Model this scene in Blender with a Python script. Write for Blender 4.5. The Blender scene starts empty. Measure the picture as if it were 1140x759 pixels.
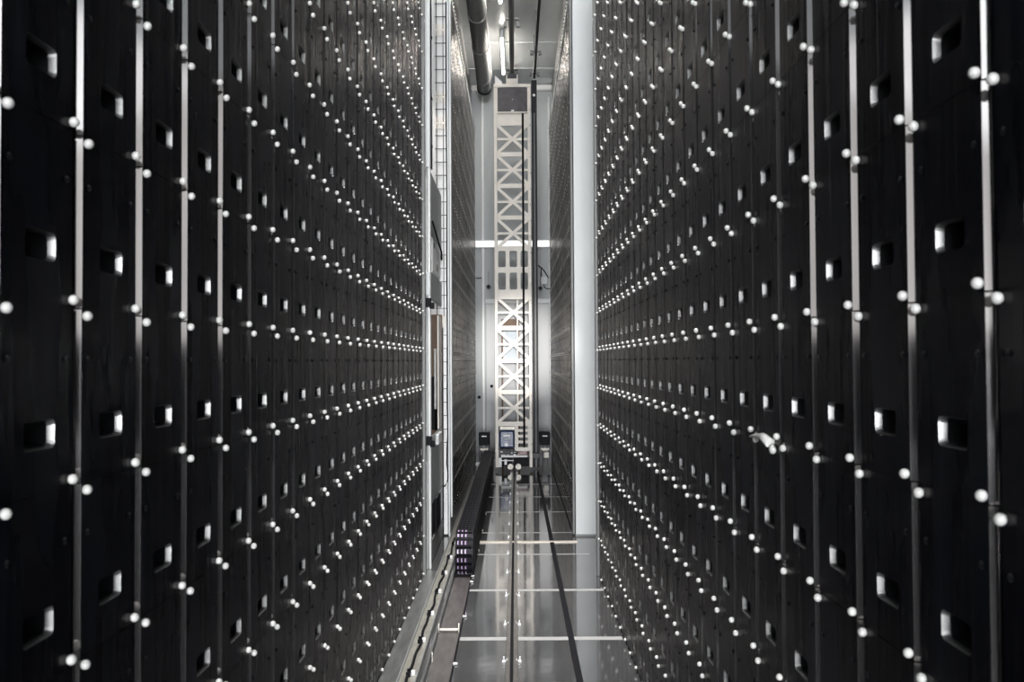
import bpy, math, random
import numpy as np
from mathutils import Vector, Matrix

random.seed(7)
rng = np.random.default_rng(7)
C = bpy.context.scene.collection
H0 = 2.305                      # camera height above the floor; z below is written relative to eye level
FLOOR = -H0

# ------------------------------------------------------------------ materials
def new_mat(name):
    m = bpy.data.materials.new(name); m.use_nodes = True
    nt = m.node_tree
    return m, nt, nt.nodes['Principled BSDF']

def plain(name, col, rough=0.5, metal=0.0, spec=0.5, var=0.0, vscale=6.0, bump=0.0, stretch=(1,1,1), emit=None, coat=0.0):
    m, nt, b = new_mat(name)
    b.inputs['Base Color'].default_value = (*col, 1)
    b.inputs['Roughness'].default_value = rough
    b.inputs['Metallic'].default_value = metal
    b.inputs['Specular IOR Level'].default_value = spec
    b.inputs['Coat Weight'].default_value = coat
    if var > 0 or bump > 0:
        g = nt.nodes.new('ShaderNodeNewGeometry')
        mp = nt.nodes.new('ShaderNodeMapping'); mp.inputs['Scale'].default_value = stretch
        nt.links.new(g.outputs['Position'], mp.inputs['Vector'])
        n = nt.nodes.new('ShaderNodeTexNoise'); n.inputs['Scale'].default_value = vscale
        n.inputs['Detail'].default_value = 4
        nt.links.new(mp.outputs['Vector'], n.inputs['Vector'])
        if var > 0:
            r = nt.nodes.new('ShaderNodeValToRGB')
            r.color_ramp.elements[0].position = .3; r.color_ramp.elements[1].position = .7
            r.color_ramp.elements[0].color = (*[c*(1-var) for c in col], 1)
            r.color_ramp.elements[1].color = (*[min(1, c*(1+var)) for c in col], 1)
            nt.links.new(n.outputs['Fac'], r.inputs['Fac'])
            nt.links.new(r.outputs['Color'], b.inputs['Base Color'])
        if bump > 0:
            bp = nt.nodes.new('ShaderNodeBump'); bp.inputs['Strength'].default_value = 1.0
            bp.inputs['Distance'].default_value = bump
            nt.links.new(n.outputs['Fac'], bp.inputs['Height'])
            nt.links.new(bp.outputs['Normal'], b.inputs['Normal'])
    if emit:
        b.inputs['Emission Color'].default_value = (*emit[0], 1)
        b.inputs['Emission Strength'].default_value = emit[1]
    return m

def panel_material():
    m, nt, b = new_mat('black_sheet')
    g = nt.nodes.new('ShaderNodeNewGeometry')
    mp = nt.nodes.new('ShaderNodeMapping'); mp.inputs['Scale'].default_value = (8, 26, 0.55)
    nt.links.new(g.outputs['Position'], mp.inputs['Vector'])
    n = nt.nodes.new('ShaderNodeTexNoise'); n.inputs['Scale'].default_value = 1.0
    n.inputs['Detail'].default_value = 3; n.inputs['Roughness'].default_value = .55
    nt.links.new(mp.outputs['Vector'], n.inputs['Vector'])
    bp = nt.nodes.new('ShaderNodeBump'); bp.inputs['Strength'].default_value = 1.0
    bp.inputs['Distance'].default_value = 0.0032
    nt.links.new(n.outputs['Fac'], bp.inputs['Height'])
    nt.links.new(bp.outputs['Normal'], b.inputs['Normal'])
    # smudges of dust, running down the sheet
    mp2 = nt.nodes.new('ShaderNodeMapping'); mp2.inputs['Scale'].default_value = (3, 9, 1.3)
    nt.links.new(g.outputs['Position'], mp2.inputs['Vector'])
    n2 = nt.nodes.new('ShaderNodeTexNoise'); n2.inputs['Scale'].default_value = 1.0; n2.inputs['Detail'].default_value = 5
    nt.links.new(mp2.outputs['Vector'], n2.inputs['Vector'])
    r = nt.nodes.new('ShaderNodeValToRGB')
    r.color_ramp.elements[0].position = .45; r.color_ramp.elements[1].position = .8
    r.color_ramp.elements[0].color = (.0020, .0030, .0068, 1)
    r.color_ramp.elements[1].color = (.008, .011, .024, 1)
    nt.links.new(n2.outputs['Fac'], r.inputs['Fac'])
    nt.links.new(r.outputs['Color'], b.inputs['Base Color'])
    r2 = nt.nodes.new('ShaderNodeMapRange')
    r2.inputs['From Min'].default_value = .3; r2.inputs['From Max'].default_value = .7
    r2.inputs['To Min'].default_value = .21; r2.inputs['To Max'].default_value = .34
    nt.links.new(n2.outputs['Fac'], r2.inputs['Value'])
    # dark satin sheet: dull body under a thin glossy film
    nt.nodes.remove(b)
    df = nt.nodes.new('ShaderNodeBsdfDiffuse'); gl = nt.nodes.new('ShaderNodeBsdfAnisotropic')
    gl.inputs['Color'].default_value = (1, .97, .955, 1)
    nt.links.new(r.outputs['Color'], df.inputs['Color'])
    nt.links.new(r2.outputs['Result'], gl.inputs['Roughness'])
    nt.links.new(bp.outputs['Normal'], gl.inputs['Normal'])
    fr = nt.nodes.new('ShaderNodeFresnel'); fr.inputs['IOR'].default_value = 1.30
    mu = nt.nodes.new('ShaderNodeMath'); mu.operation = 'MULTIPLY'; mu.inputs[1].default_value = .56
    nt.links.new(fr.outputs['Fac'], mu.inputs[0])
    mx = nt.nodes.new('ShaderNodeMixShader')
    nt.links.new(mu.outputs[0], mx.inputs[0]); nt.links.new(df.outputs[0], mx.inputs[1]); nt.links.new(gl.outputs[0], mx.inputs[2])
    nt.links.new(mx.outputs[0], nt.nodes['Material Output'].inputs['Surface'])
    return m

M = {}
M['panel'] = panel_material()
M['edge'] = plain('bare_cut_edge', (.62, .60, .60), rough=.08, metal=.965, var=.12, vscale=2, stretch=(1, 2, 1))
M['rim'] = plain('pressed_slot_rim', (.17, .17, .17), rough=.33, metal=.55)
M['recess'] = plain('recess_blue_grey', (.012, .015, .021), rough=.4, metal=.2)
M['screw'] = plain('dark_screw', (.008, .009, .012), rough=.35, metal=.6)
M['bolt_dim'] = plain('dimmed_bolt', (.50, .49, .47), rough=.30, metal=.7)  # far rack bolts, weaker light there put into a darker colour
M['bolt'] = plain('white_bolt', (.95, .945, .92), rough=.25, metal=.0, spec=1.0, coat=.5)
M['backing'] = plain('backing_black', (.004, .004, .005), rough=.8)
M['white'] = plain('white_paint', (.70, .72, .73), rough=.42, var=.03, vscale=2)
M['whitebright'] = plain('white_enamel', (.84, .84, .84), rough=.35)
M['glare_white'] = plain('corner_glare_white', (.92, .92, .92), rough=.2, spec=.8, coat=.6)  # tube glare at the ceiling corners put into a white surface
M['cream'] = plain('cream_paint', (.86, .81, .74), rough=.45, var=.05, vscale=5)
M['grey'] = plain('grey_paint', (.20, .205, .205), rough=.45, var=.12, vscale=2.5, stretch=(1, 1, .4))
M['midgrey'] = plain('mid_grey_sheet', (.34, .35, .35), rough=.4, metal=.3, var=.10, vscale=2)
M['wall'] = plain('pale_sheet_wall', (.44, .465, .475), rough=.5, metal=.0, var=.06, vscale=1.3, stretch=(2, 1, .25))
M['door'] = plain('pale_door_sheet', (.62, .63, .65), rough=.5, metal=.0, var=.04, vscale=2, stretch=(2, 1, .3))
M['ceiling'] = plain('ceiling_sheet', (.50, .52, .525), rough=.30, metal=.55, var=.12, vscale=1.2, stretch=(3, .5, 1), bump=.004)
M['floor'] = plain('polished_floor', (.19, .19, .195), rough=.07, metal=.62, var=.10, vscale=1.6, bump=.0016)
M['joint'] = plain('floor_joint', (.46, .455, .45), rough=.35, metal=.0, var=.05, vscale=8)
M['thresh'] = plain('cream_threshold', (.72, .65, .56), rough=.4)
M['rail'] = plain('steel_rail', (.30, .285, .27), rough=.28, metal=.85, var=.15, vscale=9)
M['black'] = plain('black_rubber', (.008, .008, .011), rough=.6, spec=.15)
M['blackgloss'] = plain('black_plastic', (.010, .010, .014), rough=.5, spec=.2)
M['strip'] = plain('floor_side_steel', (.26, .265, .26), rough=.3, metal=.6, var=.25, vscale=3, stretch=(8, 1, 1))
M['tray'] = plain('pale_galvanised', (.36, .345, .305), rough=.38, metal=.3, var=.2, vscale=6, stretch=(4, 1, 1))
M['brown'] = plain('brown_grey_steel', (.17, .155, .15), rough=.35, metal=.45, var=.3, vscale=4, stretch=(6, 1, 1))
M['duct'] = plain('dark_duct', (.10, .103, .105), rough=.5, metal=.1, var=.1)
M['purple'] = plain('purple_link_glint', (.20, .08, .26), rough=.35)  # purple light reflected on the links, put into colour
M['linkglint'] = plain('pale_link_glint', (.65, .58, .70), rough=.3)  # pale glints of light painted on the links
M['blue'] = plain('blue_motor', (.018, .042, .12), rough=.35)
M['red'] = plain('dark_red_part', (.10, .012, .018), rough=.4)
M['darkbox'] = plain('dark_grey_box', (.055, .05, .058), rough=.5, var=.3, vscale=9)
M['orange'] = plain('orange_brown_board', (.22, .14, .10), rough=.6, var=.2)
M['glass'] = plain('pale_reflection_glass', (.62, .70, .78), rough=.45, metal=.0)  # pale colour stands for the bright reflection in the pane
M['tube'] = plain('lit_tube', (1, 1, 1), emit=((1.0, .93, .84), 78))
M['beam_glow'] = plain('glowing_beam', (1, 1, 1), emit=((1.0, .99, .97), .9))  # emission stands for light reflected off the white beam
M['hole'] = plain('opening_dark', (.02, .018, .016), rough=.7)
M['darkwall'] = plain('dark_room_wall', (.045, .045, .05), rough=.7)

# ------------------------------------------------------------------ mesh builder
class MB:
    def __init__(s): s.v = []; s.f = []; s.m = []; s.sm = []
    def quad(s, pts, m=0, smooth=False):
        i = len(s.v); s.v += [tuple(p) for p in pts]; s.f.append(tuple(range(i, i+len(pts)))); s.m.append(m); s.sm.append(smooth)
    def box(s, x0, x1, y0, y1, z0, z1, m=0, bev=0.0):
        if x0 > x1: x0, x1 = x1, x0
        if y0 > y1: y0, y1 = y1, y0
        if z0 > z1: z0, z1 = z1, z0
        b = min(bev, (x1-x0)*.3, (y1-y0)*.3, (z1-z0)*.3)
        i = len(s.v)
        if b <= 0:
            s.v += [(x0,y0,z0),(x1,y0,z0),(x1,y1,z0),(x0,y1,z0),(x0,y0,z1),(x1,y0,z1),(x1,y1,z1),(x0,y1,z1)]
            fs = [(0,3,2,1),(4,5,6,7),(0,1,5,4),(1,2,6,5),(2,3,7,6),(3,0,4,7)]
            for f in fs: s.f.append(tuple(i+k for k in f)); s.m.append(m); s.sm.append(False)
            return s
        # chamfered box : 24 verts
        X=(x0,x1);Y=(y0,y1);Z=(z0,z1); idx={}
        for a in (0,1):
            for c in (0,1):
                for d in (0,1):
                    sx=1-2*a; sy=1-2*c; sz=1-2*d
                    for ax in range(3):
                        p=[X[a]+sx*b, Y[c]+sy*b, Z[d]+sz*b]
                        p[ax]=(X[a],Y[c],Z[d])[ax]
                        idx[(a,c,d,ax)]=len(s.v); s.v.append(tuple(p))
        def add(q, n):
            # orient by wanted normal
            P=[Vector(s.v[k]) for k in q]
            nn=(P[1]-P[0]).cross(P[2]-P[0])
            if nn.dot(Vector(n))<0: q=q[::-1]
            s.f.append(tuple(q)); s.m.append(m); s.sm.append(False)
        for a in (0,1):
            add([idx[(a,0,0,0)],idx[(a,1,0,0)],idx[(a,1,1,0)],idx[(a,0,1,0)]],(2*a-1,0,0))
            add([idx[(0,a,0,1)],idx[(1,a,0,1)],idx[(1,a,1,1)],idx[(0,a,1,1)]],(0,2*a-1,0))
            add([idx[(0,0,a,2)],idx[(1,0,a,2)],idx[(1,1,a,2)],idx[(0,1,a,2)]],(0,0,2*a-1))
        for a in (0,1):
            for c in (0,1):
                add([idx[(a,c,0,0)],idx[(a,c,1,0)],idx[(a,c,1,1)],idx[(a,c,0,1)]],(2*a-1,2*c-1,0))
                add([idx[(a,0,c,0)],idx[(a,1,c,0)],idx[(a,1,c,2)],idx[(a,0,c,2)]],(2*a-1,0,2*c-1))
                add([idx[(0,a,c,1)],idx[(1,a,c,1)],idx[(1,a,c,2)],idx[(0,a,c,2)]],(0,2*a-1,2*c-1))
                for d in (0,1):
                    add([idx[(a,c,d,0)],idx[(a,c,d,1)],idx[(a,c,d,2)]],(2*a-1,2*c-1,2*d-1))
        return s
    def bar(s, p, q, w, d, m=0):
        """flat bar from p to q in a y = const plane, width w across, depth d along y"""
        p=Vector(p); q=Vector(q); u=(q-p).normalized(); n=u.cross(Vector((0,1,0))).normalized()*w/2
        y=Vector((0,d,0)); P=[p+n,q+n,q-n,p-n]; i=len(s.v)
        s.v += [tuple(a) for a in P]+[tuple(a+y) for a in P]
        for f in [(0,1,2,3),(7,6,5,4),(0,4,5,1),(1,5,6,2),(2,6,7,3),(3,7,4,0)]:
            s.f.append(tuple(i+k for k in f)); s.m.append(m); s.sm.append(False)
        return s
    def tube(s, pts, r, n=10, m=0, cap=True, smooth=True):
        pts=[Vector(p) for p in pts]; rings=[]
        for k,p in enumerate(pts):
            t=(pts[min(k+1,len(pts)-1)]-pts[max(k-1,0)]).normalized()
            a=Vector((0,0,1)) if abs(t.z)<.9 else Vector((0,1,0))
            u=t.cross(a).normalized(); w=t.cross(u).normalized()
            i=len(s.v); rr = r[k] if isinstance(r,(list,tuple)) else r
            for j in range(n):
                an=2*math.pi*j/n; s.v.append(tuple(p+u*math.cos(an)*rr+w*math.sin(an)*rr))
            rings.append(i)
        for a,b in zip(rings,rings[1:]):
            for j in range(n):
                s.f.append((a+j,a+(j+1)%n,b+(j+1)%n,b+j)); s.m.append(m); s.sm.append(smooth)
        if cap:
            s.f.append(tuple(rings[0]+j for j in range(n))[::-1]); s.m.append(m); s.sm.append(False)
            s.f.append(tuple(rings[-1]+j for j in range(n))); s.m.append(m); s.sm.append(False)
        return s
    def sphere(s, c, r, nu=12, nv=8, m=0, sc=(1,1,1)):
        i=len(s.v)
        s.v.append((c[0],c[1],c[2]+r*sc[2]))
        for a in range(1,nv):
            th=math.pi*a/nv
            for b in range(nu):
                ph=2*math.pi*b/nu
                s.v.append((c[0]+r*sc[0]*math.sin(th)*math.cos(ph),c[1]+r*sc[1]*math.sin(th)*math.sin(ph),c[2]+r*sc[2]*math.cos(th)))
        s.v.append((c[0],c[1],c[2]-r*sc[2])); e=len(s.v)-1
        for b in range(nu):
            s.f.append((i,i+1+b,i+1+(b+1)%nu)); s.m.append(m); s.sm.append(True)
            s.f.append((e,e-nu+(b+1)%nu,e-nu+b)); s.m.append(m); s.sm.append(True)
        for a in range(nv-2):
            for b in range(nu):
                p=i+1+a*nu
                s.f.append((p+b,p+nu+b,p+nu+(b+1)%nu,p+(b+1)%nu)); s.m.append(m); s.sm.append(True)
        return s
    def mesh(s, name, mats, off=(0,0,0)):
        me=bpy.data.meshes.new(name)
        me.from_pydata([(a-off[0],b-off[1],c-off[2]) for a,b,c in s.v],[],s.f)
        for mt in mats: me.materials.append(mt)
        me.polygons.foreach_set('material_index', s.m)
        me.polygons.foreach_set('use_smooth', s.sm)
        me.update(); return me
    def build(s, name, mats, parent=None, label=None, origin=None):
        """vertices are written in world x, y and eye-relative z; the origin goes to the base of the mesh"""
        if not isinstance(mats,(list,tuple)): mats=[mats]
        V=np.array(s.v)
        if parent is not None: o=(parent.location.x,parent.location.y,parent.location.z-H0); loc=(0,0,0)
        else:
            if origin is None: origin=((V[:,0].min()+V[:,0].max())/2,(V[:,1].min()+V[:,1].max())/2,V[:,2].min())
            o=origin; loc=(o[0],o[1],o[2]+H0)
        me=s.mesh(name,mats,o)
        ob=bpy.data.objects.new(name,me); C.objects.link(ob)
        if parent is not None: ob.parent=parent
        ob.location=loc
        if label: ob['label']=label
        return ob

def sub(mb, name, mats, part):
    """a sub-part under a part that sits at its thing's origin"""
    if not isinstance(mats,(list,tuple)): mats=[mats]
    root=part.parent; o=(root.location.x,root.location.y,root.location.z-H0)
    me=mb.mesh(name,mats,o); ob=bpy.data.objects.new(name,me); C.objects.link(ob); ob.parent=part
    return ob

def empty(name,x,y,z,label,cat,group=None):
    o=bpy.data.objects.new(name,None); o.empty_display_size=.1; C.objects.link(o); o.location=(x,y,z+H0)
    o['label']=label; o['category']=cat
    if group: o['group']=group
    return o
def tag(o,label,cat,group=None):
    o['label']=label; o['category']=cat
    if group: o['group']=group
    return o
def struct(mb,name,mats):
    o=mb.build(name,mats); o['kind']='structure'; return o

# ------------------------------------------------------------------ numbers measured from the place
P = .33818; HH = .40108         # pitch of the panels along the aisle, and up the rack
YL, YR = 2.0838, 1.7010         # a seam on the left and on the right rack
XL, XR = -1.0, .885
ZS = .9285
T = .0165; GAP = .0355; HGAP = .004
CEIL = 6.977
YEND = 23.1
NEAR_L, NEAR_R = 9.865, 9.83

# ------------------------------------------------------------------ camera
F=1019.21; yaw=.0036; pitch=.02202; roll=-.00552
cy,sy=math.cos(yaw),math.sin(yaw); cp,sp=math.cos(pitch),math.sin(pitch); cr,sr=math.cos(roll),math.sin(roll)
f_=Vector((-sy*cp,cy*cp,sp)); r_=Vector((cy,sy,0)); u_=r_.cross(f_)
cr_r=cr*r_+sr*u_; cr_u=cr*u_-sr*r_
cam=bpy.data.cameras.new('camera'); co=bpy.data.objects.new('camera',cam); C.objects.link(co)
mat=Matrix((cr_r,cr_u,-f_)).transposed().to_4x4(); mat.translation=Vector((0,0,H0)); co.matrix_world=mat
cam.sensor_fit='HORIZONTAL'; cam.sensor_width=36; cam.lens=36*F/1140; cam.clip_start=.05; cam.clip_end=200
cam.dof.use_dof=True; cam.dof.focus_distance=13.0; cam.dof.aperture_fstop=5.6
bpy.context.scene.camera=co
def project(p):
    p=Vector(p); z=p.dot(f_)
    if z<.05: return None
    return (570+F*p.dot(cr_r)/z, 379.5-F*p.dot(cr_u)/z)

# ------------------------------------------------------------------ rack panel (local: x out of the rack, y along it, z up; origin at panel centre, front face x=0)
hw=P/2-GAP/2; hh=HH/2-HGAP/2
sy0,sy1 = -.050,.066            # handle slot
sz0,sz1 = -HH/2+.098,-HH/2+.152
def rrect(y0,y1,z0,z1,r,n=3):
    out=[]
    for cyy,czz,a0 in ((y1-r,z1-r,0),(y0+r,z1-r,90),(y0+r,z0+r,180),(y1-r,z0+r,270)):
        for k in range(n+1):
            a=math.radians(a0+90*k/n); out.append((cyy+r*math.cos(a),czz+r*math.sin(a)))
    return out
def grow(q):
    cy_,cz_=(sy0+sy1)/2,(sz0+sz1)/2
    return (q[0]+.0042*(1 if q[0]>cy_ else -1), q[1]+.004*(1 if q[1]>cz_ else -1))
def panel_plate(n=3):
    s=MB(); hole=rrect(sy0,sy1,sz0,sz1,.012,n)
    N=len(hole); q=n+1
    corner=[(hw,hh),(-hw,hh),(-hw,-hh),(hw,-hh)]; front=[(a-.0062*(1 if a>0 else -1),b) for a,b in corner]
    def face(pts,x,flip):
        P3=[(x,a,b) for a,b in pts]
        s.quad(P3[::-1] if flip else P3,0)
    for x,flip in ((0,False),(-T,True)):
        for c in range(4):
            arc=hole[c*q:(c+1)*q]; nxt=hole[((c+1)*q)%N]
            # fan from the corner over its arc, then a quad to the next corner
            cc=corner if flip else front
            if flip: 
                for a,b in zip(arc,arc[1:]): face([cc[c],b,a],x,flip)
                face([cc[c],cc[(c+1)%4],nxt,arc[-1]],x,flip)
            else:
                big=[grow(q_) for q_ in arc]; nb_=grow(nxt)
                for a,b in zip(big,big[1:]): face([cc[c],b,a],x,flip)
                face([cc[c],cc[(c+1)%4],nb_,big[-1]],x,flip)
    # outer rim
    for c in range(4):
        a=corner[c]; b=corner[(c+1)%4]
        k0=.0062
        ia=(a[0]-k0*(1 if a[0]>0 else -1),a[1]); ib=(b[0]-k0*(1 if b[0]>0 else -1),b[1])
        s.quad([(0,*ia),(-T,*a),(-T,*b),(0,*ib)],1)
    # folded back flanges that close the joints to the next sheets
    s.quad([(-T*.9,-hw,-hh),(-T*.9,-hw,hh),(-T*.9,-hw-GAP+.003,hh),(-T*.9,-hw-GAP+.003,-hh)],0)
    s.quad([(-.004,-hw,-hh-HGAP+.0008),(-.004,hw,-hh-HGAP+.0008),(-.004,hw,-hh),(-.004,-hw,-hh)],0)
    for k in range(N):
        a=hole[k]; b=hole[(k+1)%N]
        s.quad([(0,*grow(b)),(-T,*b),(-T,*a),(0,*grow(a))],3)
    # two small screw heads below the upper corners
    for yy in (-hw+.035,hw-.035):
        zz=hh-.115; k=8; i=len(s.v); R=.0085
        s.v+= [(0.0003,yy+R*math.cos(2*math.pi*j/k),zz+R*math.sin(2*math.pi*j/k)) for j in range(k)]
        s.v+= [(0.005,yy+.6*R*math.cos(2*math.pi*j/k),zz+.6*R*math.sin(2*math.pi*j/k)) for j in range(k)]
        for j in range(k):
            s.f.append((i+j,i+(j+1)%k,i+k+(j+1)%k,i+k+j)); s.m.append(2); s.sm.append(False)
        s.f.append(tuple(i+k+j for j in range(k))); s.m.append(2); s.sm.append(False)
    return s
def pocket(s=None,mi=0):
    s=s or MB(); e=.001
    a=[(sy1+e,sz1+e),(sy0-e,sz1+e),(sy0-e,sz0-e),(sy1+e,sz0-e)]
    b=[(sy1-.035,sz1-.004),(sy0+.012,sz1-.004),(sy0+.012,sz0+.022),(sy1-.035,sz0+.022)]
    X0,X1=-T-.0002,-T-.055
    for k in range(4):
        p,q=a[k],a[(k+1)%4]; r,t=b[k],b[(k+1)%4]
        s.quad([(X0,*q),(X1,*t),(X1,*r),(X0,*p)],mi)
    s.quad([(X1,*c) for c in b],mi)
    return s
def bolt_mb(cyy,czz,nu=14,nv=8,mi=0,s=None,r=.0116):
    s=s or MB(); s.sphere((.0085,cyy,czz),r,nu,nv,mi,(1.0,1,1)); return s
BY=P/2-.0345; BZ=HH/2-.0165    # bolts: bottom corner on the +y side, top corner on the -y side
plate_me=panel_plate(3).mesh('slotted_sheet',[M['panel'],M['edge'],M['screw'],M['rim']])
pocket_me=pocket().mesh('handle_recess',[M['recess']])
bolt_me=MB().sphere((0,0,0),.0116,14,8).mesh('bolt',[M['bolt']])

cells=[]   # (side, k, r, x, y, z)
for side in ('left','right'):
    Y0=YL if side=='left' else YR
    x=XL if side=='left' else XR
    kmax=23 if side=='left' else 24
    for k in range(-3,kmax):
        for r in range(-12,8):
            cells.append((side,k,r,x,Y0+P*(k+.5),ZS-HH*(r+.5)))
    for j in range(31):
        y=YEND-.06-P*(j+.5)
        for r in range(-12,8): cells.append((side,None,r,x,y,ZS-HH*(r+.5)))
def clip_area(poly):
    def cl(pl,ax,lim,sgn):
        out=[]
        for a,b in zip(pl,pl[1:]+pl[:1]):
            ia=(a[ax]-lim)*sgn>=0; ib=(b[ax]-lim)*sgn>=0
            if ia: out.append(a)
            if ia!=ib:
                t=(lim-a[ax])/(b[ax]-a[ax]); out.append((a[0]+t*(b[0]-a[0]),a[1]+t*(b[1]-a[1])))
        return out
    for ax,lim,sg in ((0,0,1),(0,1140,-1),(1,0,1),(1,759,-1)):
        if len(poly)<3: return 0
        poly=cl(poly,ax,lim,sg)
    return abs(sum(a[0]*b[1]-b[0]*a[1] for a,b in zip(poly,poly[1:]+poly[:1])))/2 if len(poly)>2 else 0
def cell_area(c):
    q=[project((c[3],c[4]+a*hw,c[5]+b*hh)) for a,b in ((-1,-1),(1,-1),(1,1),(-1,1))]
    return 0 if any(p is None for p in q) else clip_area(q)
scored=sorted(((cell_area(c) if c[1] is not None else 0,i) for i,c in enumerate(cells)),reverse=True)
solo={i for a,i in scored[:300] if a>0}
ORD=['zeroth','first','second','third','fourth','fifth','sixth','seventh','eighth','ninth','tenth','eleventh','twelfth','thirteenth','fourteenth','fifteenth','sixteenth','seventeenth','eighteenth','nineteenth','twentieth']
for i in sorted(solo):
    side,k,r,x,y,z=cells[i]
    o=bpy.data.objects.new('slotted_sheet',plate_me); C.objects.link(o)
    o.location=(x,y,z+H0)
    rz=(0 if side=='left' else math.pi)+random.gauss(0,.004)
    o.rotation_euler=(0,random.gauss(0,.002),rz)
    row=(2-r) if r<2 else (r-1); where='above' if r<2 else 'below'
    tag(o,'black %s rack panel, %s column from photo edge, %s row %s level bolt line'%(side,ORD[k+2],ORD[row],where),'panel','black slotted panels bolted to the racks')
    for name,me,loc in (('handle_recess',pocket_me,(0,0,0)),('bolt',bolt_me,(.0085,BY,-BZ)),('bolt',bolt_me,(.0085,-BY,BZ))):
        c=bpy.data.objects.new(name,me); C.objects.link(c); c.parent=o; c.location=loc
# the rest of the panels : one mesh
base=panel_plate(1); pocket(base,4); bolt_mb(BY,-BZ,8,6,5,base); bolt_mb(-BY,BZ,8,6,5,base)
bv=np.array(base.v); nv=len(bv)
lt=np.array([len(f) for f in base.f]); lv=np.array([a for f in base.f for a in f])
rest=[c for i,c in enumerate(cells) if i not in solo]
n=len(rest); V=np.empty((n,nv,3))
for i,c in enumerate(rest):
    a=(0 if c[0]=='left' else math.pi)+rng.normal(0,.004); b=rng.normal(0,.002)
    ca,sa=math.cos(a),math.sin(a)
    x=bv[:,0]+b*bv[:,2]
    V[i,:,0]=c[3]+ca*x-sa*bv[:,1]; V[i,:,1]=c[4]+sa*x+ca*bv[:,1]; V[i,:,2]=bv[:,2]+c[5]+H0
me=bpy.data.meshes.new('slotted_sheets')
me.vertices.add(n*nv); me.vertices.foreach_set('co',V.ravel())
me.loops.add(n*len(lv)); me.loops.foreach_set('vertex_index',(lv[None,:]+np.arange(n)[:,None]*nv).ravel().astype(np.int32))
me.polygons.add(n*len(lt)); st=np.concatenate([[0],np.cumsum(lt)[:-1]])
me.polygons.foreach_set('loop_start',(st[None,:]+np.arange(n)[:,None]*len(lv)).ravel().astype(np.int32))
me.polygons.foreach_set('loop_total',np.tile(lt,n).astype(np.int32))
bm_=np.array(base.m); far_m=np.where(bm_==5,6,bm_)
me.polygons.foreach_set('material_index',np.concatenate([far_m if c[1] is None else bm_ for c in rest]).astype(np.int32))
me.polygons.foreach_set('use_smooth',np.tile(np.array(base.sm),n))
for k in ('panel','edge','screw','rim','recess','bolt','bolt_dim'): me.materials.append(M[k])
me.update(); me.validate()
o=bpy.data.objects.new('slotted_sheets',me); C.objects.link(o)
tag(o,'remaining small distant black slotted panels with white bolts covering both racks','panels','black slotted panels bolted to the racks'); o['kind']='stuff'

# ------------------------------------------------------------------ setting
s=MB(); s.box(-7,7,-32,YEND+.1,FLOOR-.12,FLOOR); struct(s,'floor',M['floor'])
s=MB(); s.box(-7,7,-32,YEND+.1,CEIL,CEIL+.15); struct(s,'ceiling',M['ceiling'])
s=MB(); s.box(-1.9,1.9,YEND,YEND+.15,FLOOR,CEIL)
struct(s,'wall_back',M['wall'])
for nm,sg,xx,near in (('left',-1,-1.085,NEAR_L),('right',1,.97,NEAR_R)):
    s=MB(); s.box(xx,xx+sg*.12,1.0,near,FLOOR,5.93); s.box(xx,xx+sg*.12,12.3,YEND,FLOOR,5.80)
    struct(s,'wall_'+nm,M['backing'])
    s=MB(); s.box(xx-sg*.0,xx+sg*.12,12.3,YEND,5.80,CEIL)
    s.box(xx-sg*.0,xx+sg*.12,1.0,near,5.93,CEIL); struct(s,'wall_upper_'+nm,M['grey'])
s=MB(); s.box(-1.9,-1.72,9.7,12.6,FLOOR,CEIL); struct(s,'wall_recess_left',M['midgrey'])
s=MB(); s.box(-1.72,-1.09,12.32,12.44,FLOOR,CEIL); struct(s,'wall_recess_back',M['grey'])
s=MB(); s.box(1.12,1.3,9.7,12.6,FLOOR,CEIL); struct(s,'wall_recess_right',M['grey'])
s=MB(); s.box(-7,7,-32.1,-32,FLOOR,CEIL); struct(s,'wall_front',M['darkwall'])
# seams of the end wall's sheets
for i,(x0,x1) in enumerate(((-.835,-.80),(-.60,-.593))):
    pass
# floor joints
n_=1
for y,w,x1 in ((6.0,.05,.875),(7.66,.085,.875),(9.27,.07,.875),(10.98,.045,.875),(12.36,.045,.875),(14.05,.04,.875),(15.6,.04,.875),(17.2,.04,.875)):
    s=MB(); s.box(-.475,x1,y-w/2,y+w/2,FLOOR-.01,FLOOR+.002); struct(s,'trim_%d'%n_,M['joint']); n_+=1
s=MB(); s.box(-.475,.775,11.66,11.74,FLOOR-.01,FLOOR+.014,0,.004); struct(s,'trim_%d'%n_,M['thresh']); n_+=1
# door frame line and pale strips of the end wall
s=MB(); s.box(-.75,.92,YEND-.03,YEND,1.46,1.57,0,.005); struct(s,'trim_%d'%n_,M['white']); n_+=1
s=MB(); s.box(-.83,-.775,YEND-.035,YEND,FLOOR,6.7,0,.008); struct(s,'trim_%d'%n_,M['whitebright']); n_+=1
s=MB(); s.box(.86,.90,YEND-.035,YEND,FLOOR,6.7,0,.008); struct(s,'trim_%d'%n_,M['white']); n_+=1
for sg,x0,x1 in ((-1,-1.08,-.88),(1,.46,.965)):
    s=MB(); s.box(x0,x1,YEND-.16,YEND,6.83,CEIL-.004,0,.02); struct(s,'trim_%d'%n_,M['glare_white']); n_+=1  # white strips added where the tube's glare falls in the corners
for y in (16.9,19.9,21.7):
    s=MB(); s.box(-1.08,.965,y-.03,y+.03,CEIL-.012,CEIL); struct(s,'trim_%d'%n_,M['wall']); n_+=1
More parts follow.
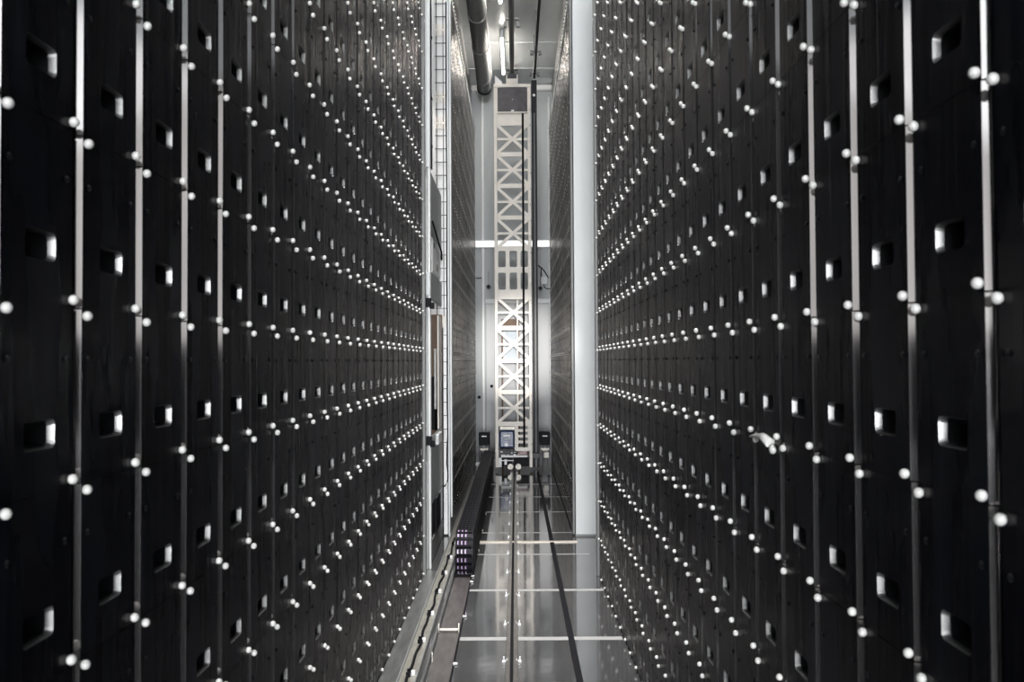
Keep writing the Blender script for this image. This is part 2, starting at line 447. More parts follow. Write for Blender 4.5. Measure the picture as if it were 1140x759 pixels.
# double door under the frame line
for i,(x0,x1) in enumerate(((-.735,-.012),(-.004,.855))):
    s=MB(); s.box(x0,x1,YEND-.055,YEND-.03,FLOOR+.02,1.44,0,.008); d=struct(s,'door_%d'%(i+1),M['door'])
s=MB(); s.box(-.30,.10,YEND-.062,YEND-.050,-.05,.85,1,.004); s.box(-.26,.06,YEND-.066,YEND-.060,-.01,.81,0)
struct(s,'window_1',[M['glass'],M['whitebright']])
# left and right floor margins
s=MB(); s.box(-1.0,-.862,1.0,10.1,FLOOR,FLOOR+.012,0,.003); struct(s,'baseboard_left',M['strip'])

# ------------------------------------------------------------------ racks' edge posts and top rails
small_bolt=MB().sphere((0,0,0),.009,8,5,0,(.6,1,1)).mesh('bolt',[M['bolt']])
dark_bolt=MB().sphere((0,0,0),.022,8,5,0,(.5,1,1)).mesh('bolt',[M['black']])
stile_bolt=MB().sphere((0,0,0),.009,6,4,0,(1,.5,1)).mesh('stile_bolt',[M['darkbox']])
def rack_post(x0,x1,y0,y1,z1,label,mat):
    o=empty('rack_end_post',(x0+x1)/2,(y0+y1)/2,FLOOR,label,'post')
    s=MB(); s.box(x0,x1,y0,y1,FLOOR,z1,0,.006); s.build('post_body',mat,o)
    for sx in ((x1,) if x0<0 else (x0,)):
        for k in range(20):
            c=bpy.data.objects.new('bolt',small_bolt); C.objects.link(c); c.parent=o
            c.location=(sx-o.location.x,0,ZS-HH*(k-12)-.02-FLOOR)
    return o
rack_post(-1.07,-.972,9.875,9.96,5.95,'slim grey end post closing the near left rack beside the white channel post',M['grey'])
rack_post(.862,.955,9.85,9.94,5.95,'slim grey end post closing the near right rack beside the wide white pillar',M['grey'])
for side,x0,x1 in (('left',-1.08,-.985),('right',.87,.965)):
    sg=1 if side=='left' else -1
    s=MB(); s.box(x0,x1,12.32,YEND-.04,5.755,5.93,0,.006)
    xf=x1 if sg>0 else x0
    rail=s.build('rack_top_rail',M['white'])
    tag(rail,'pale top rail with a row of bolts along the far %s rack'%side,'rail')
    for k in range(62):
        bo=bpy.data.objects.new('bolt',dark_bolt); C.objects.link(bo); bo.parent=rail
        bo.location=(xf+sg*.002-rail.location.x,12.5+.17*k-rail.location.y,5.84+H0-rail.location.z)
    # end filler between last panel and end wall
# ------------------------------------------------------------------ pillar on the right
o=empty('pillar',.92,12.15,FLOOR,'wide white steel pillar standing at the end of the near right rack','pillar')
s=MB(); s.box(.782,1.06,12.08,12.30,FLOOR+.02,CEIL-.01,0,.006); s.build('pillar_body',M['white'],o)
s=MB(); s.box(.745,.772,12.12,12.30,FLOOR+.02,CEIL-.01,0,.003); s.build('side_flange',M['grey'],o)
s=MB(); s.box(.775,1.068,12.07,12.30,FLOOR,FLOOR+.03,0,.003); s.build('base_plate',M['grey'],o)
# lower white door / posts near pillar on the floor margin
s=MB(); s.box(.862,.873,8.3,8.32,FLOOR+.006,FLOOR+.26)
# channel post on the left
o=empty('channel_post',-.98,10.25,FLOOR,'slim white twin channel post at the end of the near left rack','post')
for x0,x1 in ((-1.008,-.990),(-.968,-.948)):
    s=MB(); s.box(x0,x1,10.22,10.32,FLOOR,4.9,0,.003); s.build('channel_flange',M['whitebright'],o)
s=MB(); s.box(-.990,-.968,10.25,10.31,FLOOR,4.9); s.build('channel_web',M['midgrey'],o)
for z0,z1 in ((2.18,4.9),(.74,1.0)):
    s=MB(); s.box(-1.006,-.950,10.205,10.22,z0,z1,0,.002); s.build('cover_strip',M['white'],o)
for z in (.66,-.88):
    s=MB(); s.box(-1.0,-.935,10.17,10.225,z-.05,z+.05,0,.005); s.box(-.955,-.905,10.19,10.26,z-.07,z+.0,0,.004); s.build('hinge_block',M['black'],o)
# upper wide board with cable beside the channel post
o=empty('cable_riser_board',-.97,10.42,FLOOR,'pale upright board carrying a black cable, above the upper grey access panel','board')
s=MB(); s.box(-1.06,-.935,10.40,10.46,2.2,5.2,0,.006); s.build('board',M['white'],o)
s=MB(); s.tube([(-1.02,10.33,4.45),(-.99,10.33,4.42),(-.962,10.34,4.33),(-.948,10.36,4.22),(-.944,10.375,4.0),(-.946,10.38,3.2),(-.945,10.385,2.6),(-.945,10.39,2.2)],.009,8)
s.build('cable',M['black'],o)
s=MB()
for z in (3.7,3.0,2.45): s.box(-.972,-.93,10.365,10.40,z-.012,z+.012)
s.build('cable_clip',M['black'],o)
# access panels in the plane of the rack face
panels=[(2.19,1.47,'upper smooth grey access panel in the gap past the near left rack'),(1.04,.72,'short grey access panel above the black hinge, in the left gap'),(-.86,-1.635,'grey-green access panel below the white handle box, in the left gap'),(-2.05,-2.29,'low dark grey kick panel at the foot of the left gap')]
for z1,z0,lab in panels:
    s=MB(); s.box(-.985,-.966,10.36,12.03,z0,z1,0,.004)
    o=s.build('access_cover',M['midgrey'] if z1>-1 else M['grey']); tag(o,lab,'panel')
s=MB(); s.box(-.965,-.925,11.0,11.5,-1.0,-.87,0,.01)
o=s.build('handle_box',M['whitebright']); tag(o,'small white handle box on top of the grey-green access panel','handle')
s=MB(); s.tube([(-.950,10.55,1.62),(-.945,11.3,1.48),(-.940,11.7,1.40),(-.940,11.72,1.30)],.012,6); o=s.build('door_strut',M['black']); tag(o,'thin black strut under the upper grey access panel','strut')
s=MB(); s.box(-.985,-.968,10.75,11.85,1.06,1.46,0,.003); s.box(-.967,-.962,10.9,11.0,1.36,1.42,1); s.box(-.967,-.962,11.3,11.4,1.12,1.2,1)
o=s.build('control_plate',[M['whitebright'],M['darkbox']]); tag(o,'pale pinkish control plate between two grey access panels','plate')
s=MB(); s.box(-.985,-.968,11.55,12.0,-.85,.58,0,.003); o=s.build('edge_strip',M['cream']); tag(o,'narrow cream edge strip beside the dark slot of the left gap','strip')
s=MB(); s.box(-1.062,-1.034,11.95,12.03,-.62,.17,0,.004); o=s.build('tube_lamp_case',M['whitebright']); tag(o,'slim white upright case inside the left gap','case')
s=MB(); s.box(-1.14,-.965,12.04,12.08,-.20,.62,0,.004); s.box(-1.14,-.965,12.04,12.08,-1.6,-.9,0,.004)
o=s.build('board',M['orange']); tag(o,'brown board glimpsed inside the dark left gap','board')
s=MB(); s.box(-.964,-.945,10.9,11.5,-2.02,-1.64,0,.003)
o=s.build('grille_panel',M['black']); tag(o,'black grille panel low in the left gap above the kick panel','panel')
s=MB(); s.box(-.985,-.966,11.25,12.04,-2.04,-1.645,0,.003)
o=s.build('corner_cover',M['white']); tag(o,'pale corner cover beside the black grille','cover')
# cable ladder trunk at Y=12
o=empty('cable_ladder',-.95,12.16,FLOOR,'tall white cable trunk with a black ladder grid beside the far left rack','trunk')
s=MB(); s.box(-1.13,-.895,12.16,12.26,.60,CEIL-.01,0,.004); s.box(-.958,-.905,12.16,12.26,FLOOR+.02,.60,0,.004); s.build('back_board',M['whitebright'],o)
s=MB(); s.box(-.893,-.872,12.12,12.28,FLOOR,CEIL-.01,0,.003); s.box(-.866,-.842,12.13,12.28,FLOOR+.25,CEIL-.01,0,.003); s.build('side_post',M['white'],o)
for x in (-1.035,-.945):
    s=MB(); s.box(x-.005,x+.005,12.14,12.155,.6,CEIL-.02); s.build('ladder_wire',M['darkbox'],o)
for k in range(-8,38):
    z=.35+.1775*k; s=MB(); s.box(-1.055 if z>.6 else -.955,-.905,12.140,12.152,z-.004,z+.004); s.build('ladder_rung',M['darkbox'],o)
for z0 in (4.35,3.45,3.10,.45):
    s=MB()
    for k in range(5): s.box(-1.05+.028*k,-1.035+.028*k,12.135,12.150,z0,z0+.16)
    s.box(-1.055,-.91,12.134,12.140,z0+.07,z0+.09); s.build('connector_block',M['cream'],o)
s=MB(); s.tube([(-.902,12.12,4.8),(-.905,12.11,3.4),(-.898,12.12,2.2),(-.905,12.12,1.2),(-.90,12.12,.3),(-.906,12.12,-.6),(-.898,12.11,-.95),(-.91,12.11,-1.15),(-.912,12.11,-1.35),(-.90,12.11,-1.45),(-.90,12.11,-1.56),(-.93,12.10,-1.63),(-.955,12.10,-1.65)],.008,8)
s.build('cable',M['black'],o)
s=MB()
for z in (-1.6,-1.68,-1.76,-1.84): s.tube([(-.925,12.10,z),(-.925,12.16,z)],.014,10)
s.build('plug',M['whitebright'],o)

# ------------------------------------------------------------------ floor furniture
# centre rail
o=empty('floor_guide_rail',-.038,12.8,FLOOR,'long steel guide rail running down the middle of the polished floor','rail')
s=MB(); s.box(-.088,-.052,1.2,YEND-.3,FLOOR,FLOOR+.020,0,.003); s.box(-.030,.008,1.2,YEND-.3,FLOOR,FLOOR+.020,0,.003); s.build('rail_flange',M['rail'],o)
s=MB(); s.box(-.052,-.030,1.2,YEND-.3,FLOOR,FLOOR+.006); s.build('rail_groove',M['black'],o)
for k in range(17):
    y=5.1+.985*k
    for sg,x in ((-1,-.096),(1,.016)):
        s=MB(); x2=x+sg*.0
        s.box(x2-.018,x2+.018,y-.014,y+.014,FLOOR,FLOOR+.014,0,.002)
        s.tube([(x2+sg*.006,y,FLOOR+.012),(x2+sg*.006,y,FLOOR+.042)],.0055,8)
        s.box(x2-sg*.012,x2-sg*.024,y-.006,y+.006,FLOOR+.012,FLOOR+.024)
        s.build('rail_clamp',M['whitebright'],o)
# cable tray with cable
o=empty('cable_tray',-.79,6.0,FLOOR,'pale galvanised cable tray along the floor beside the left rack','tray')
s=MB(); s.box(-.860,-.722,1.2,18.3,FLOOR,FLOOR+.022,0,.003); s.build('tray_base',M['tray'],o)
s=MB(); s.box(-.860,-.846,1.2,18.3,FLOOR+.020,FLOOR+.045,0,.003); s.box(-.733,-.722,1.2,18.3,FLOOR+.020,FLOOR+.036,0,.003); s.build('tray_rim',M['midgrey'],o)
pts=[]; y=1.3
while y<18.2:
    pts.append((-.785+.006*math.sin(y*5.3)+.006*math.sin(y*11+1),y,FLOOR+.036)); y+=.09
s=MB(); s.tube(pts,.0105,8); cb=s.build('cable',M['black']); tag(cb,'wavy black cable lying along the pale tray beside the left rack','cable')
for k in range(16):
    y=4.35+.79*k
    s=MB(); s.box(-.772,-.742,y-.012,y+.012,FLOOR+.022,FLOOR+.058,0,.003); s.build('cable_clip',M['whitebright'],o)
    s=MB(); s.box(-.806,-.774,y-.045,y-.033,FLOOR+.022,FLOOR+.056); s.box(-.806,-.774,y+.033,y+.045,FLOOR+.022,FLOOR+.056); s.build('cable_saddle',M['black'],o)
# chain trough
o=empty('chain_trough',-.565,9,FLOOR,'long brown-grey steel trough on the floor carrying the black energy chain','trough')
s=MB(); s.box(-.655,-.490,1.2,18.9,FLOOR,FLOOR+.010); s.build('trough_base',M['brown'],o)
s=MB(); s.box(-.688,-.666,1.2,18.9,FLOOR,FLOOR+.040,0,.003); s.build('trough_side',M['strip'],o)
s=MB(); s.box(-.490,-.474,1.2,18.9,FLOOR,FLOOR+.006,0,.003); s.build('trough_side',M['black'],o)
s=MB(); s.box(-.655,-.500,7.80,7.83,FLOOR+.030,FLOOR+.040); s.build('cross_bar',M['cream'],o)
for x in (-.662,-.493):
    s=MB(); s.tube([(x,7.815,FLOOR+.005),(x,7.815,FLOOR+.085)],.005,8); s.build('pin',M['cream'],o)
s=MB(); s.tube([(-.648,7.05,FLOOR+.0),(-.650,7.05,FLOOR+.085)],.004,8); s.build('pin',M['cream'],o)
for y in (5.6,7.01,8.30,9.60,9.85,11.2,12.5,13.9):
    s=MB(); s.box(-.488,-.452,y-.012,y+.012,FLOOR+.004,FLOOR+.016,0,.003); s.tube([(-.478,y-.03,FLOOR+.004),(-.478,y-.03,FLOOR+.03)],.004,6); s.build('trough_clip',M['whitebright'],o)
# energy chain : lower run, bend and upper run as links
o=empty('energy_chain',-.555,10.0,FLOOR,'black energy chain with purple-lit links folded back over its trough','cable chain')
yb=9.97; rad=.20; zc=FLOOR+.045+rad-.0
def chain_path(t):
    # t: 0..1 lower run, 1..2 bend, 2..3 upper run
    pass
L=.10
def link(c,d,nrm,w0=-.652,w1=-.462):
    """one link: two side plates and an outer crossbar; c centre, d along, nrm outward"""
    s=MB()
    def bx(x0,x1,a0,a1,b0,b1,m):
        i=len(s.v)
        for aa,bb in ((a0,b0),(a1,b0),(a1,b1),(a0,b1)):
            for xx in (x0,x1):
                p=c+d*aa+nrm*bb; s.v.append((xx,p.y,p.z))
        for f in ((0,2,4,6),(1,7,5,3),(0,1,3,2),(2,3,5,4),(4,5,7,6),(6,7,1,0)):
            s.f.append(tuple(i+k for k in f)); s.m.append(m); s.sm.append(False)
    bx(w0,w0+.014,-L*.52,L*.52,-.035,.035,0)
    bx(w1-.014,w1,-L*.52,L*.52,-.035,.035,0)
    bx(w0+.014,w1-.014,-L*.28,L*.28,.022,.034,0)
    bx(w0+.014,w1-.014,-L*.28,L*.28,-.034,-.022,0)
    for k in range(3):
        x=w0+.028+k*.040
        bx(x-.004,x+.004,-L*.20,L*.20,.034,.038,2)
        bx(x+.004,x+.012,-L*.26,L*.26,.034,.037,1)
    return s
nb=8
for k in range(nb):
    a=-math.pi/2+math.pi*(k+.5)/nb
    c=Vector((0,yb-rad*math.cos(a)*.95,zc+rad*math.sin(a)))
    nrm=Vector((0,-math.cos(a),math.sin(a))); d=Vector((0,-nrm.z,nrm.y))
    link(c,d,nrm).build('chain_link',[M['blackgloss'],M['purple'],M['linkglint']],o)
for k in range(44):
    y=yb+.05+L*1.0*k
    s=link(Vector((0,y,zc+rad)),Vector((0,-1,0)),Vector((0,0,1))); s.build('chain_link',[M['blackgloss'],M['black'],M['black']],o)
s=MB()
for k in range(44,88):
    y=yb+.05+L*k
    t=link(Vector((0,y,zc+rad)),Vector((0,-1,0)),Vector((0,0,1)))
    i=len(s.v); s.v+=t.v; s.f+=[tuple(i+a for a in f) for f in t.f]; s.m+=[0]*len(t.m); s.sm+=t.sm
s.build('upper_chain_run',[M['blackgloss']],o)
s=MB(); s.box(-.640,-.626,yb,18.8,zc-rad-.035,zc-rad+.035); s.box(-.476,-.462,yb,18.8,zc-rad-.035,zc-rad+.035)
k=0
while yb+L*k<18.75:
    s.box(-.626,-.476,yb+L*k+.02,yb+L*k+.075,zc-rad+.022,zc-rad+.034); k+=1
s.build('lower_chain_run',[M['blackgloss']],o)
s=MB(); s.box(-.648,-.455,yb+.0,18.8,zc-rad+.05,zc+rad-.05); s.build('cable_bundle',M['black'],o)
# black guide strip on the floor
s=MB(); s.box(.425,.475,5.0,19.0,FLOOR+.002,FLOOR+.010,0,.002); g=s.build('floor_strip',M['black']); tag(g,'flat black strip along the polished floor right of the guide rail','strip')
s=MB(); s.box(.745,.765,12.6,19.0,FLOOR+.001,FLOOR+.008); g=s.build('floor_strip',M['black']); tag(g,'thin black strip on the floor close to the far right rack','strip')

# ------------------------------------------------------------------ stacker crane
YM=19.2
o=empty('stacker_crane',-.03,YM,FLOOR,'cream lattice stacker crane mast filling the end of the aisle','crane')
s=MB(); s.box(-.429,-.362,YM,YM+.34,-2.22,5.80,0,.006); s.build('mast_stile',M['cream'],o)
s=MB(); s.box(.285,.347,YM,YM+.34,-2.22,5.80,0,.006); st2=s.build('mast_stile',M['cream'],o)
for k in range(22):
    c=bpy.data.objects.new('stile_bolt',stile_bolt); C.objects.link(c); c.parent=st2; c.location=(.333-o.location.x,YM-.002-o.location.y,5.3-.335*k-FLOOR)
for z in (5.01,4.357,3.69,3.02,.696,.008,-.647,-1.31):
    s=MB(); s.box(-.362,.288,YM+.006,YM+.05,z-.045,z+.045); s.build('crossbar',M['cream'],o)
for zc_ in (4.685,4.03,3.355,2.69,1.02,.355,-.32,-.98):
    a=zc_+.30; b=zc_-.30
    for e_,(p,q) in enumerate((((-.362,a),(.288,b)),((-.362,b),(.288,a)))):
        s=MB(); s.bar((p[0],YM+.010+.004*e_,p[1]),(q[0],YM+.010+.004*e_,q[1]),.062,.045); s.build('brace',M['cream'],o)
    s=MB(); s.box(-.362,.288,YM+.020,YM+.05,zc_-.024,zc_+.024); s.build('tie_bar',M['cream'],o)
# plate with six windows
s=MB(); x=[-.362,-.355,-.190,-.115,.042,.125,.272,.288]; 
for a,b in ((-.362,-.352),(-.192,-.112),(.046,.120),(.274,.288)): s.box(a,b,YM+.004,YM+.05,1.36,2.42)
for a,b in ((2.32,2.42),(1.86,1.975),(1.30,1.50)): s.box(-.362,.288,YM+.003,YM+.049,a,b)
for xa,xb in ((-.352,-.192),(-.112,.046),(.120,.274)):
    for za,zb in ((1.975,2.32),(1.50,1.86)):
        r=.035
        for cx,cz,sx,sz in ((xa,za,1,1),(xb,za,-1,1),(xb,zb,-1,-1),(xa,zb,1,-1)):
            pts=[(cx,cz)]+[(cx+sx*(r-r*math.cos(t)),cz+sz*(r-r*math.sin(t))) for t in [math.pi/2*j/4 for j in range(5)]]
            for yy in (YM+.003,):
                s.quad([(a_,yy,b_) for a_,b_ in pts])
s.build('window_plate',M['cream'],o)
# top: plate, black cabinet, top frame and trolley
s=MB(); s.box(-.362,.288,YM+.004,YM+.05,5.04,5.225); s.build('top_plate',M['cream'],o)
s=MB(); s.box(-.345,.280,YM-.06,YM+.26,5.24,5.76,0,.01); cab=s.build('cabinet',M['darkbox'],o,label='dark square cabinet')
s=MB(); s.sphere((-.03,YM-.062,5.50),.010,8,5); s.box(-.06,.0,YM-.07,YM-.06,5.25,5.28,0); sub(s,'badge',M['whitebright'],cab)
s=MB(); s.box(-.362,-.340,YM-.03,YM+.05,5.24,5.80); s.box(.280,.300,YM-.03,YM+.05,5.24,5.80); s.box(-.43,.350,YM-.04,YM+.34,5.77,5.84,0,.006); s.box(-.36,.29,YM-.075,YM-.05,5.215,5.24); s.build('top_frame',M['cream'],o)
s=MB(); s.box(-.165,.085,YM-.04,YM+.24,5.84,6.04,0,.008); tr=s.build('trolley',M['cream'],o)
s=MB(); s.box(-.14,.06,YM-.05,YM-.03,5.95,6.05); sub(s,'trolley_cover',M['darkbox'],tr)
s=MB(); s.quad([(-.40,YM+.02,5.84),(-.24,YM+.02,5.84),(-.25,YM+.02,5.90),(-.40,YM+.02,6.04)]); s.quad([(-.40,YM+.04,6.04),(-.25,YM+.04,5.90),(-.24,YM+.04,5.84),(-.40,YM+.04,5.84)])
s.quad([(-.40,YM+.02,6.04),(-.25,YM+.02,5.90),(-.25,YM+.04,5.90),(-.40,YM+.04,6.04)]); s.build('gusset',M['whitebright'],o)
s=MB(); s.tube([(.182,YM-.03,5.22),(.180,YM-.03,2.0),(.176,YM-.03,-1.8)],.022,10); s.build('hoist_cable',M['black'],o,label='black vertical hoist cable')
s=MB(); s.box(.035,.062,YM+.2,YM+.23,-1.3,1.3); s.build('inner_post',M['cream'],o)
# motor bay
s=MB(); s.box(-.362,.288,YM+.004,YM+.05,-1.36,-1.30); s.box(-.02,.05,YM+.004,YM+.05,-1.88,-1.36); s.box(.25,.288,YM+.004,YM+.05,-1.88,-1.36)
for z in (-1.45,-1.57,-1.69): s.box(.05,.25,YM+.006,YM+.05,z-.028,z+.028)
s.box(.05,.25,YM+.006,YM+.05,-1.88,-1.80); s.build('motor_frame',M['cream'],o)
s=MB(); s.box(-.345,-.03,YM+.06,YM+.30,-1.82,-1.46,0,.03); mo=s.build('motor',M['blue'],o,label='blue motor housing')
s=MB(); s.box(-.26,-.12,YM+.052,YM+.06,-1.58,-1.545); s.box(-.24,-.13,YM+.052,YM+.06,-1.64,-1.632); s.tube([(-.20,YM+.058,-1.75),(-.20,YM+.03,-1.75)],.04,12); sub(s,'motor_label',M['whitebright'],mo)
s=MB(); s.box(-.34,-.02,YM+.1,YM+.3,-1.45,-1.37,0,.01); s.build('gearbox_lid',M['tray'],o)
s=MB(); s.box(-.36,-.05,YM+.02,YM+.25,-1.98,-1.84,0,.01); s.box(-.3,-.1,YM-.03,YM+.02,-1.93,-1.86,0,.01); s.build('gearbox',M['darkbox'],o)
s=MB(); s.box(.03,.25,YM+.05,YM+.22,-1.99,-1.86,0,.01); s.build('brake_unit',M['red'],o)
s=MB(); s.box(-.31,.24,YM-.05,YM+.0,-2.005,-1.965,0,.004); s.build('bumper_bar',M['whitebright'],o)
s=MB(); s.box(-.05,.27,YM-.02,YM+.25,-2.20,-2.03,0,.008); s.box(-.34,-.08,YM+.08,YM+.25,-2.20,-2.03,0,.008); s.build('drive_case',M['black'],o)
s=MB()
for q in range(14):
    xx=random.uniform(-.34,.24); zz=random.uniform(-2.0,-1.86); s.box(xx,xx+random.uniform(.015,.05),YM-.045,YM-.02,zz,zz+random.uniform(.01,.03))
s.build('wiring',M['whitebright'],o)
for x in (-.115,.050):
    for z in (-2.195,):
        s=MB(); s.tube([(x,YM-.10,z),(x,YM-.02,z)],.062,8,smooth=False); s.box(x-.01,x+.01,YM-.11,YM-.10,z-.01,z+.01); s.build('guide_roller',M['tray'],o)
s=MB(); s.box(-.36,-.30,YM-.02,YM+.05,-2.21,-2.02); s.box(-.24,-.19,YM-.06,YM+.05,-2.16,-2.05); s.box(-.36,-.05,YM-.03,YM+.0,-2.085,-2.065); s.build('bracket',M['whitebright'],o)
s=MB(); s.box(-.78,.70,YM+.12,YM+.22,-2.05,-1.94,0,.006); s.build('base_beam',M['darkbox'],o)
for sg,x0,x1 in ((-1,-.775,-.545),(1,.495,.715)):
    s=MB(); s.box(x0,x1,YM-.10,YM+.2,-1.75,-1.49,0,.012); u=s.build('servo_unit',M['black'],o)
    s=MB(); s.box((x0+x1)/2-.05,(x0+x1)/2+.05,YM-.11,YM-.10,-1.57,-1.55); sub(s,'vent',M['whitebright'],u)
    s=MB(); s.box(x0,x0+.05,YM-.05,YM+.2,-2.2,-1.75,0,.006); s.box(x1-.05,x1,YM-.05,YM+.2,-2.2,-1.75,0,.006); s.build('unit_bracket',M['darkbox'],o)
    s=MB()
    for q in range(5):
        xx=x0+.055+.03*q; s.tube([(xx,YM-.10,-1.83-.02*(q%2)),(xx,YM-.02,-1.83)],.024,10)
    s.box(x0+.09,x1-.03,YM-.08,YM+.0,-2.02,-1.90,0,.01); s.build('wheel_set',M['cream'],o)
s=MB(); s.tube([(-.72,YM-.2,-2.12),(-.72,YM-.05,-2.12)],.05,12); s.tube([(-.80,YM-.2,-2.13),(-.80,YM-.05,-2.13)],.04,12); s.build('side_wheel',M['whitebright'],o)
# vertical black twin duct right of the mast
o=empty('conductor_riser',.408,19.62,FLOOR,'tall twin black conductor riser just right of the crane mast','conductor')
for x0,x1 in ((.378,.416),(.452,.490)):
    s=MB(); s.box(x0,x1,19.60,19.66,-2.27,6.0,0,.004); s.build('conductor_strip',M['blackgloss'],o)
s=MB(); s.box(.416,.452,19.63,19.66,-2.27,5.35); s.build('riser_back',M['duct'],o)
s=MB(); s.box(.372,.492,19.59,19.66,5.35,6.05,0,.004); s.build('riser_head',M['blackgloss'],o)
s=MB(); s.sphere((.43,19.585,5.72),.03,10,8,0,(1,.4,1)); s.build('riser_lamp',M['whitebright'],o)

# ------------------------------------------------------------------ overhead
o=empty('overhead_guide_rail',-.038,17.5,5.98,'dark overhead guide rail hung along the ceiling centre line','rail')
s=MB(); s.box(-.085,-.045,12.5,19.6,6.06,6.16,0,.004); s.box(-.035,.01,12.5,19.6,6.06,6.16,0,.004); s.build('rail_beam',M['grey'],o)
s=MB(); s.box(-.045,-.035,12.5,19.6,6.075,6.15); s.build('rail_web',M['duct'],o)
for y in (13.4,16.4,19.3):
    s=MB(); s.box(-.17,-.125,y-.03,y+.03,6.02,6.12,0,.004); s.box(.05,.11,y-.03,y+.03,6.02,6.12,0,.004); s.box(-.15,.09,y-.025,y+.025,6.16,6.19); s.box(-.05,-.02,y-.02,y+.02,6.19,CEIL); s.build('rail_hanger',M['duct'],o)
o=empty('overhead_busbar',.44,17.5,6.05,'black overhead busbar running along the ceiling to the conductor riser','busbar')
s=MB(); s.box(.415,.465,12.5,19.58,6.07,6.13,0,.004); s.build('busbar_strip',M['blackgloss'],o)
for y in (15.0,18.1,19.45):
    s=MB(); s.box(.33,.39,y-.04,y+.04,6.09,6.17,0,.004); s.box(.49,.55,y-.04,y+.04,6.09,6.17,0,.004); s.box(.38,.50,y-.02,y+.02,6.13,6.16); s.box(.43,.45,y-.02,y+.02,6.16,CEIL); s.build('busbar_bracket',M['duct'],o)
o=empty('ventilation_duct',-.70,18,6.4,'large round dark ventilation duct under the ceiling above the left rack','duct')
s=MB(); s.tube([(-.69,12.6,6.61),(-.70,18,6.61),(-.715,22.0,6.61)],.168,32); s.build('duct_pipe',M['duct'],o)
for y in (14.9,17.3,19.1,21.2):
    s=MB(); s.tube([(-.695-.002*(y-14),y-.03,6.61),(-.695-.002*(y-14),y+.03,6.61)],.176,32); s.build('duct_collar',M['grey'],o)
s=MB(); s.tube([(-.715,21.9,6.61),(-.715,22.03,6.61)],.180,32); s.build('duct_end_ring',M['black'],o)
s=MB(); s.tube([(-.53,12.6,6.72),(-.53,22,6.72)],.018,10); pp=s.build('pipe',M['whitebright']); tag(pp,'thin pale pipe running beside the big dark ventilation duct','pipe')
for y0,y1,lab in ((19.13,21.43,'lit white tube lamp on the ceiling above the crane mast'),(14.84,17.14,'lit white tube lamp on the ceiling nearer the top edge')):
    o=empty('tube_lamp',-.245,(y0+y1)/2,6.74,lab,'lamp')
    s=MB(); s.box(-.275,-.215,y0-.03,y1+.03,6.80,CEIL,0,.008); s.build('lamp_body',M['white'],o)
    s=MB(); s.tube([(-.245,y0,6.77),(-.245,y1,6.77)],.026,14); s.build('lamp_tube',M['tube'],o)
# white beam on the end wall; its reflected light is added as emission
o=empty('wall_lamp',-.04,YEND-.05,2.88,'long white beam crossing the end wall behind the mast, reflected light added as glow','lamp')
s=MB(); s.box(-1.0,.885,YEND-.05,YEND,2.86,3.06,0,.008); s.build('lamp_body',M['white'],o)
s=MB(); s.box(-.985,.87,YEND-.075,YEND-.05,2.885,3.035,0,.008); s.build('beam_glow_face',M['beam_glow'],o)
# small things on the end wall
for x,z,lab in ((-.666,1.874,'round black wall sounder with a thin cord, left of the mast'),(.64,1.833,'round dark wall sounder right of the conductor riser')):
    o=empty('wall_sounder',x,YEND,z-.07,lab,'sounder')
    s=MB(); s.tube([(x,YEND-.10,z),(x,YEND,z)],.062,16); s.build('sounder_body',M['duct'],o)
    s=MB(); s.tube([(x,YEND-.115,z),(x,YEND-.10,z)],.035,12); s.build('sounder_cap',M['black'],o)
    s=MB(); s.tube([(x,YEND-.02,z+.06),(x,YEND-.02,z+.40)],.006,6); s.build('cord',M['duct'],o)
s=MB(); s.box(.66,.82,YEND-.06,YEND,1.93,2.13,0,.01); o=s.build('junction_box',M['white']); tag(o,'pale junction box on the end wall beneath drooping black cables','box')
s=MB(); s.tube([(.50,YEND-.08,2.42),(.58,YEND-.1,2.41),(.68,YEND-.1,2.34),(.77,YEND-.1,2.22),(.84,YEND-.1,2.09)],.014,8); s.tube([(.66,YEND-.1,2.35),(.665,YEND-.09,2.25),(.67,YEND-.05,2.12)],.012,8)
s.tube([(.73,YEND-.06,1.93),(.74,YEND-.07,1.86),(.80,YEND-.07,1.82),(.89,YEND-.07,1.82)],.012,8)
o=s.build('cable',M['black']); tag(o,'black cables drooping around the pale junction box on the end wall','cable')
for x,z,lab in ((-.60,-.626,'small black latch on the left door leaf of the end wall'),(-.915,-.902,'small black latch on the end wall beside the far left rack')):
    s=MB(); s.box(x-.035,x+.035,YEND-.12,YEND-.03 if x>-.7 else YEND,z-.035,z+.035,0,.008); s.box(x-.02,x+.02,YEND-.13,YEND-.12,z-.015,z+.015); o=s.build('door_latch',M['black']); tag(o,lab,'latch')
s=MB(); s.tube([(-.98,YEND-.04,2.10),(-.84,YEND-.04,2.10)],.015,8); o=s.build('wall_peg',M['duct']); tag(o,'short dark horizontal peg on the end wall left of the sounder','peg')
s=MB(); s.box(-.34,.10,22.2,22.26,.78,1.02,0,.004); s.box(-.34,-.30,22.2,22.26,FLOOR,.78); s.box(.06,.10,22.2,22.26,FLOOR,.78)
o=s.build('signboard_stand',M['orange']); tag(o,'brown board on legs seen through the mast lattice','board')
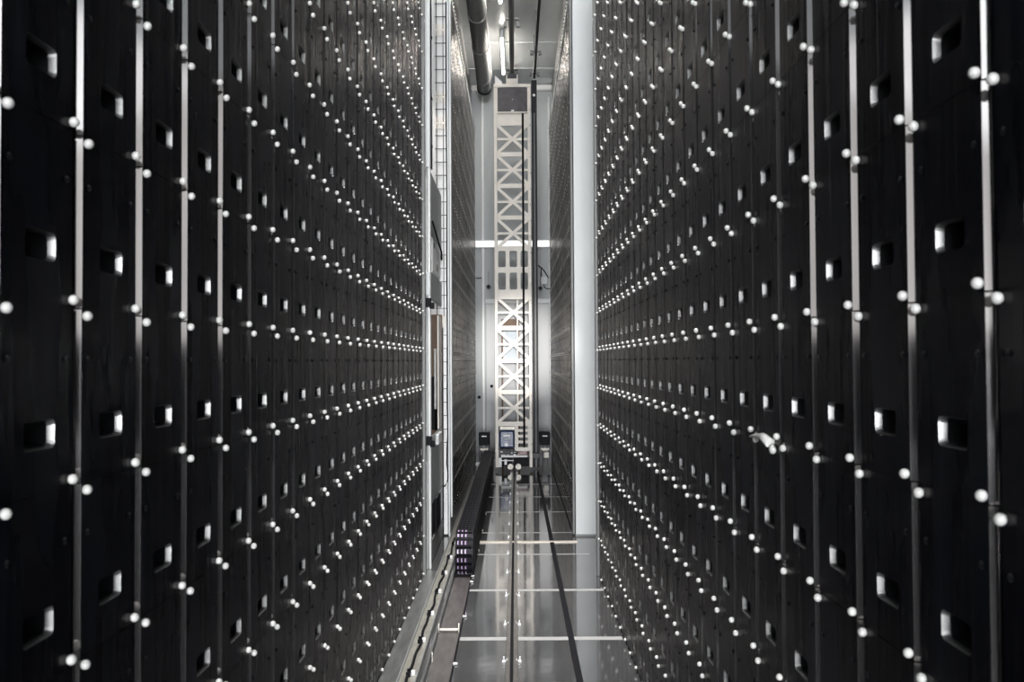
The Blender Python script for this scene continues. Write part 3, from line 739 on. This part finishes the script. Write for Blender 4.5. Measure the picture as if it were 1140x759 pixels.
# bright reflective smear on the right rack, added as a solid shape
s=MB(); s.tube([(.870,3.14,-.285),(.862,3.20,-.268),(.868,3.33,-.275),(.872,3.42,-.285)],[.018,.014,.008,.004],8); s.sphere((.872,3.12,-.305),.016,8,6,0,(.8,1,1))
o=s.build('rack_smear',M['bolt']); tag(o,'pale smear of reflected light on the right rack, added as a solid shape','smear')

# ------------------------------------------------------------------ lights
def area(name,loc,rot,sx,sy,power,col=(1,1,1),spread=math.pi):
    l=bpy.data.lights.new(name,'AREA'); l.shape='RECTANGLE'; l.size=sx; l.size_y=sy; l.energy=power; l.color=col; l.spread=spread
    ob=bpy.data.objects.new(name,l); C.objects.link(ob); ob.location=(loc[0],loc[1],loc[2]+H0); ob.rotation_euler=rot; return ob
# added light behind the photographer, set far back for even strength down the aisle
area('front_fill_light',(0,-30,.9),(math.radians(90),0,0),8,2.6,14800,(.97,.985,1))
area('edge_reflection_light',(0,-6.9,2.2),(math.radians(90),0,0),7.0,3.8,58,(1,.985,.97))  # unseen light added for the sheets' edges to reflect
area('floor_fill_light',(0,8.0,6.9),(0,0,0),1.2,5,190,(1,.985,.96),math.radians(70))  # added overhead fill that brightens the near floor and tray
area('pillar_fill_light',(0,10.6,6.7),(math.radians(50),0,0),1.5,.5,45,(1,.99,.98))  # added overhead fill aimed at the pillar fronts
# added spot behind the camera that brightens the mast, on the aisle axis
l=bpy.data.lights.new('mast_fill_spot','SPOT'); l.energy=18000; l.spot_size=math.radians(7.5); l.spot_blend=1.0; l.shadow_soft_size=.08; l.color=(1,.97,.92)
ob=bpy.data.objects.new('mast_fill_spot',l); C.objects.link(ob); ob.location=(.05,-.8,H0+.15)
ob.rotation_euler=(math.radians(90.3),0,0)
area('end_fill_light',(0,21.3,6.6),(0,0,0),1.2,2.6,12,(1,.99,.97))  # added fill below the tubes for the far end
area('gap_fill_light',(-1.4,11.2,3.5),(0,0,0),.3,1.6,10,(1,.93,.85))  # small warm fill added inside the left recess
w=bpy.data.worlds.new('world'); bpy.context.scene.world=w; w.use_nodes=True
w.node_tree.nodes['Background'].inputs[0].default_value=(.5,.55,.62,1); w.node_tree.nodes['Background'].inputs[1].default_value=.02
v=bpy.context.scene.view_settings; v.view_transform='Standard'; v.look='None'; v.gamma=1; v.exposure=0; v.use_curve_mapping=False
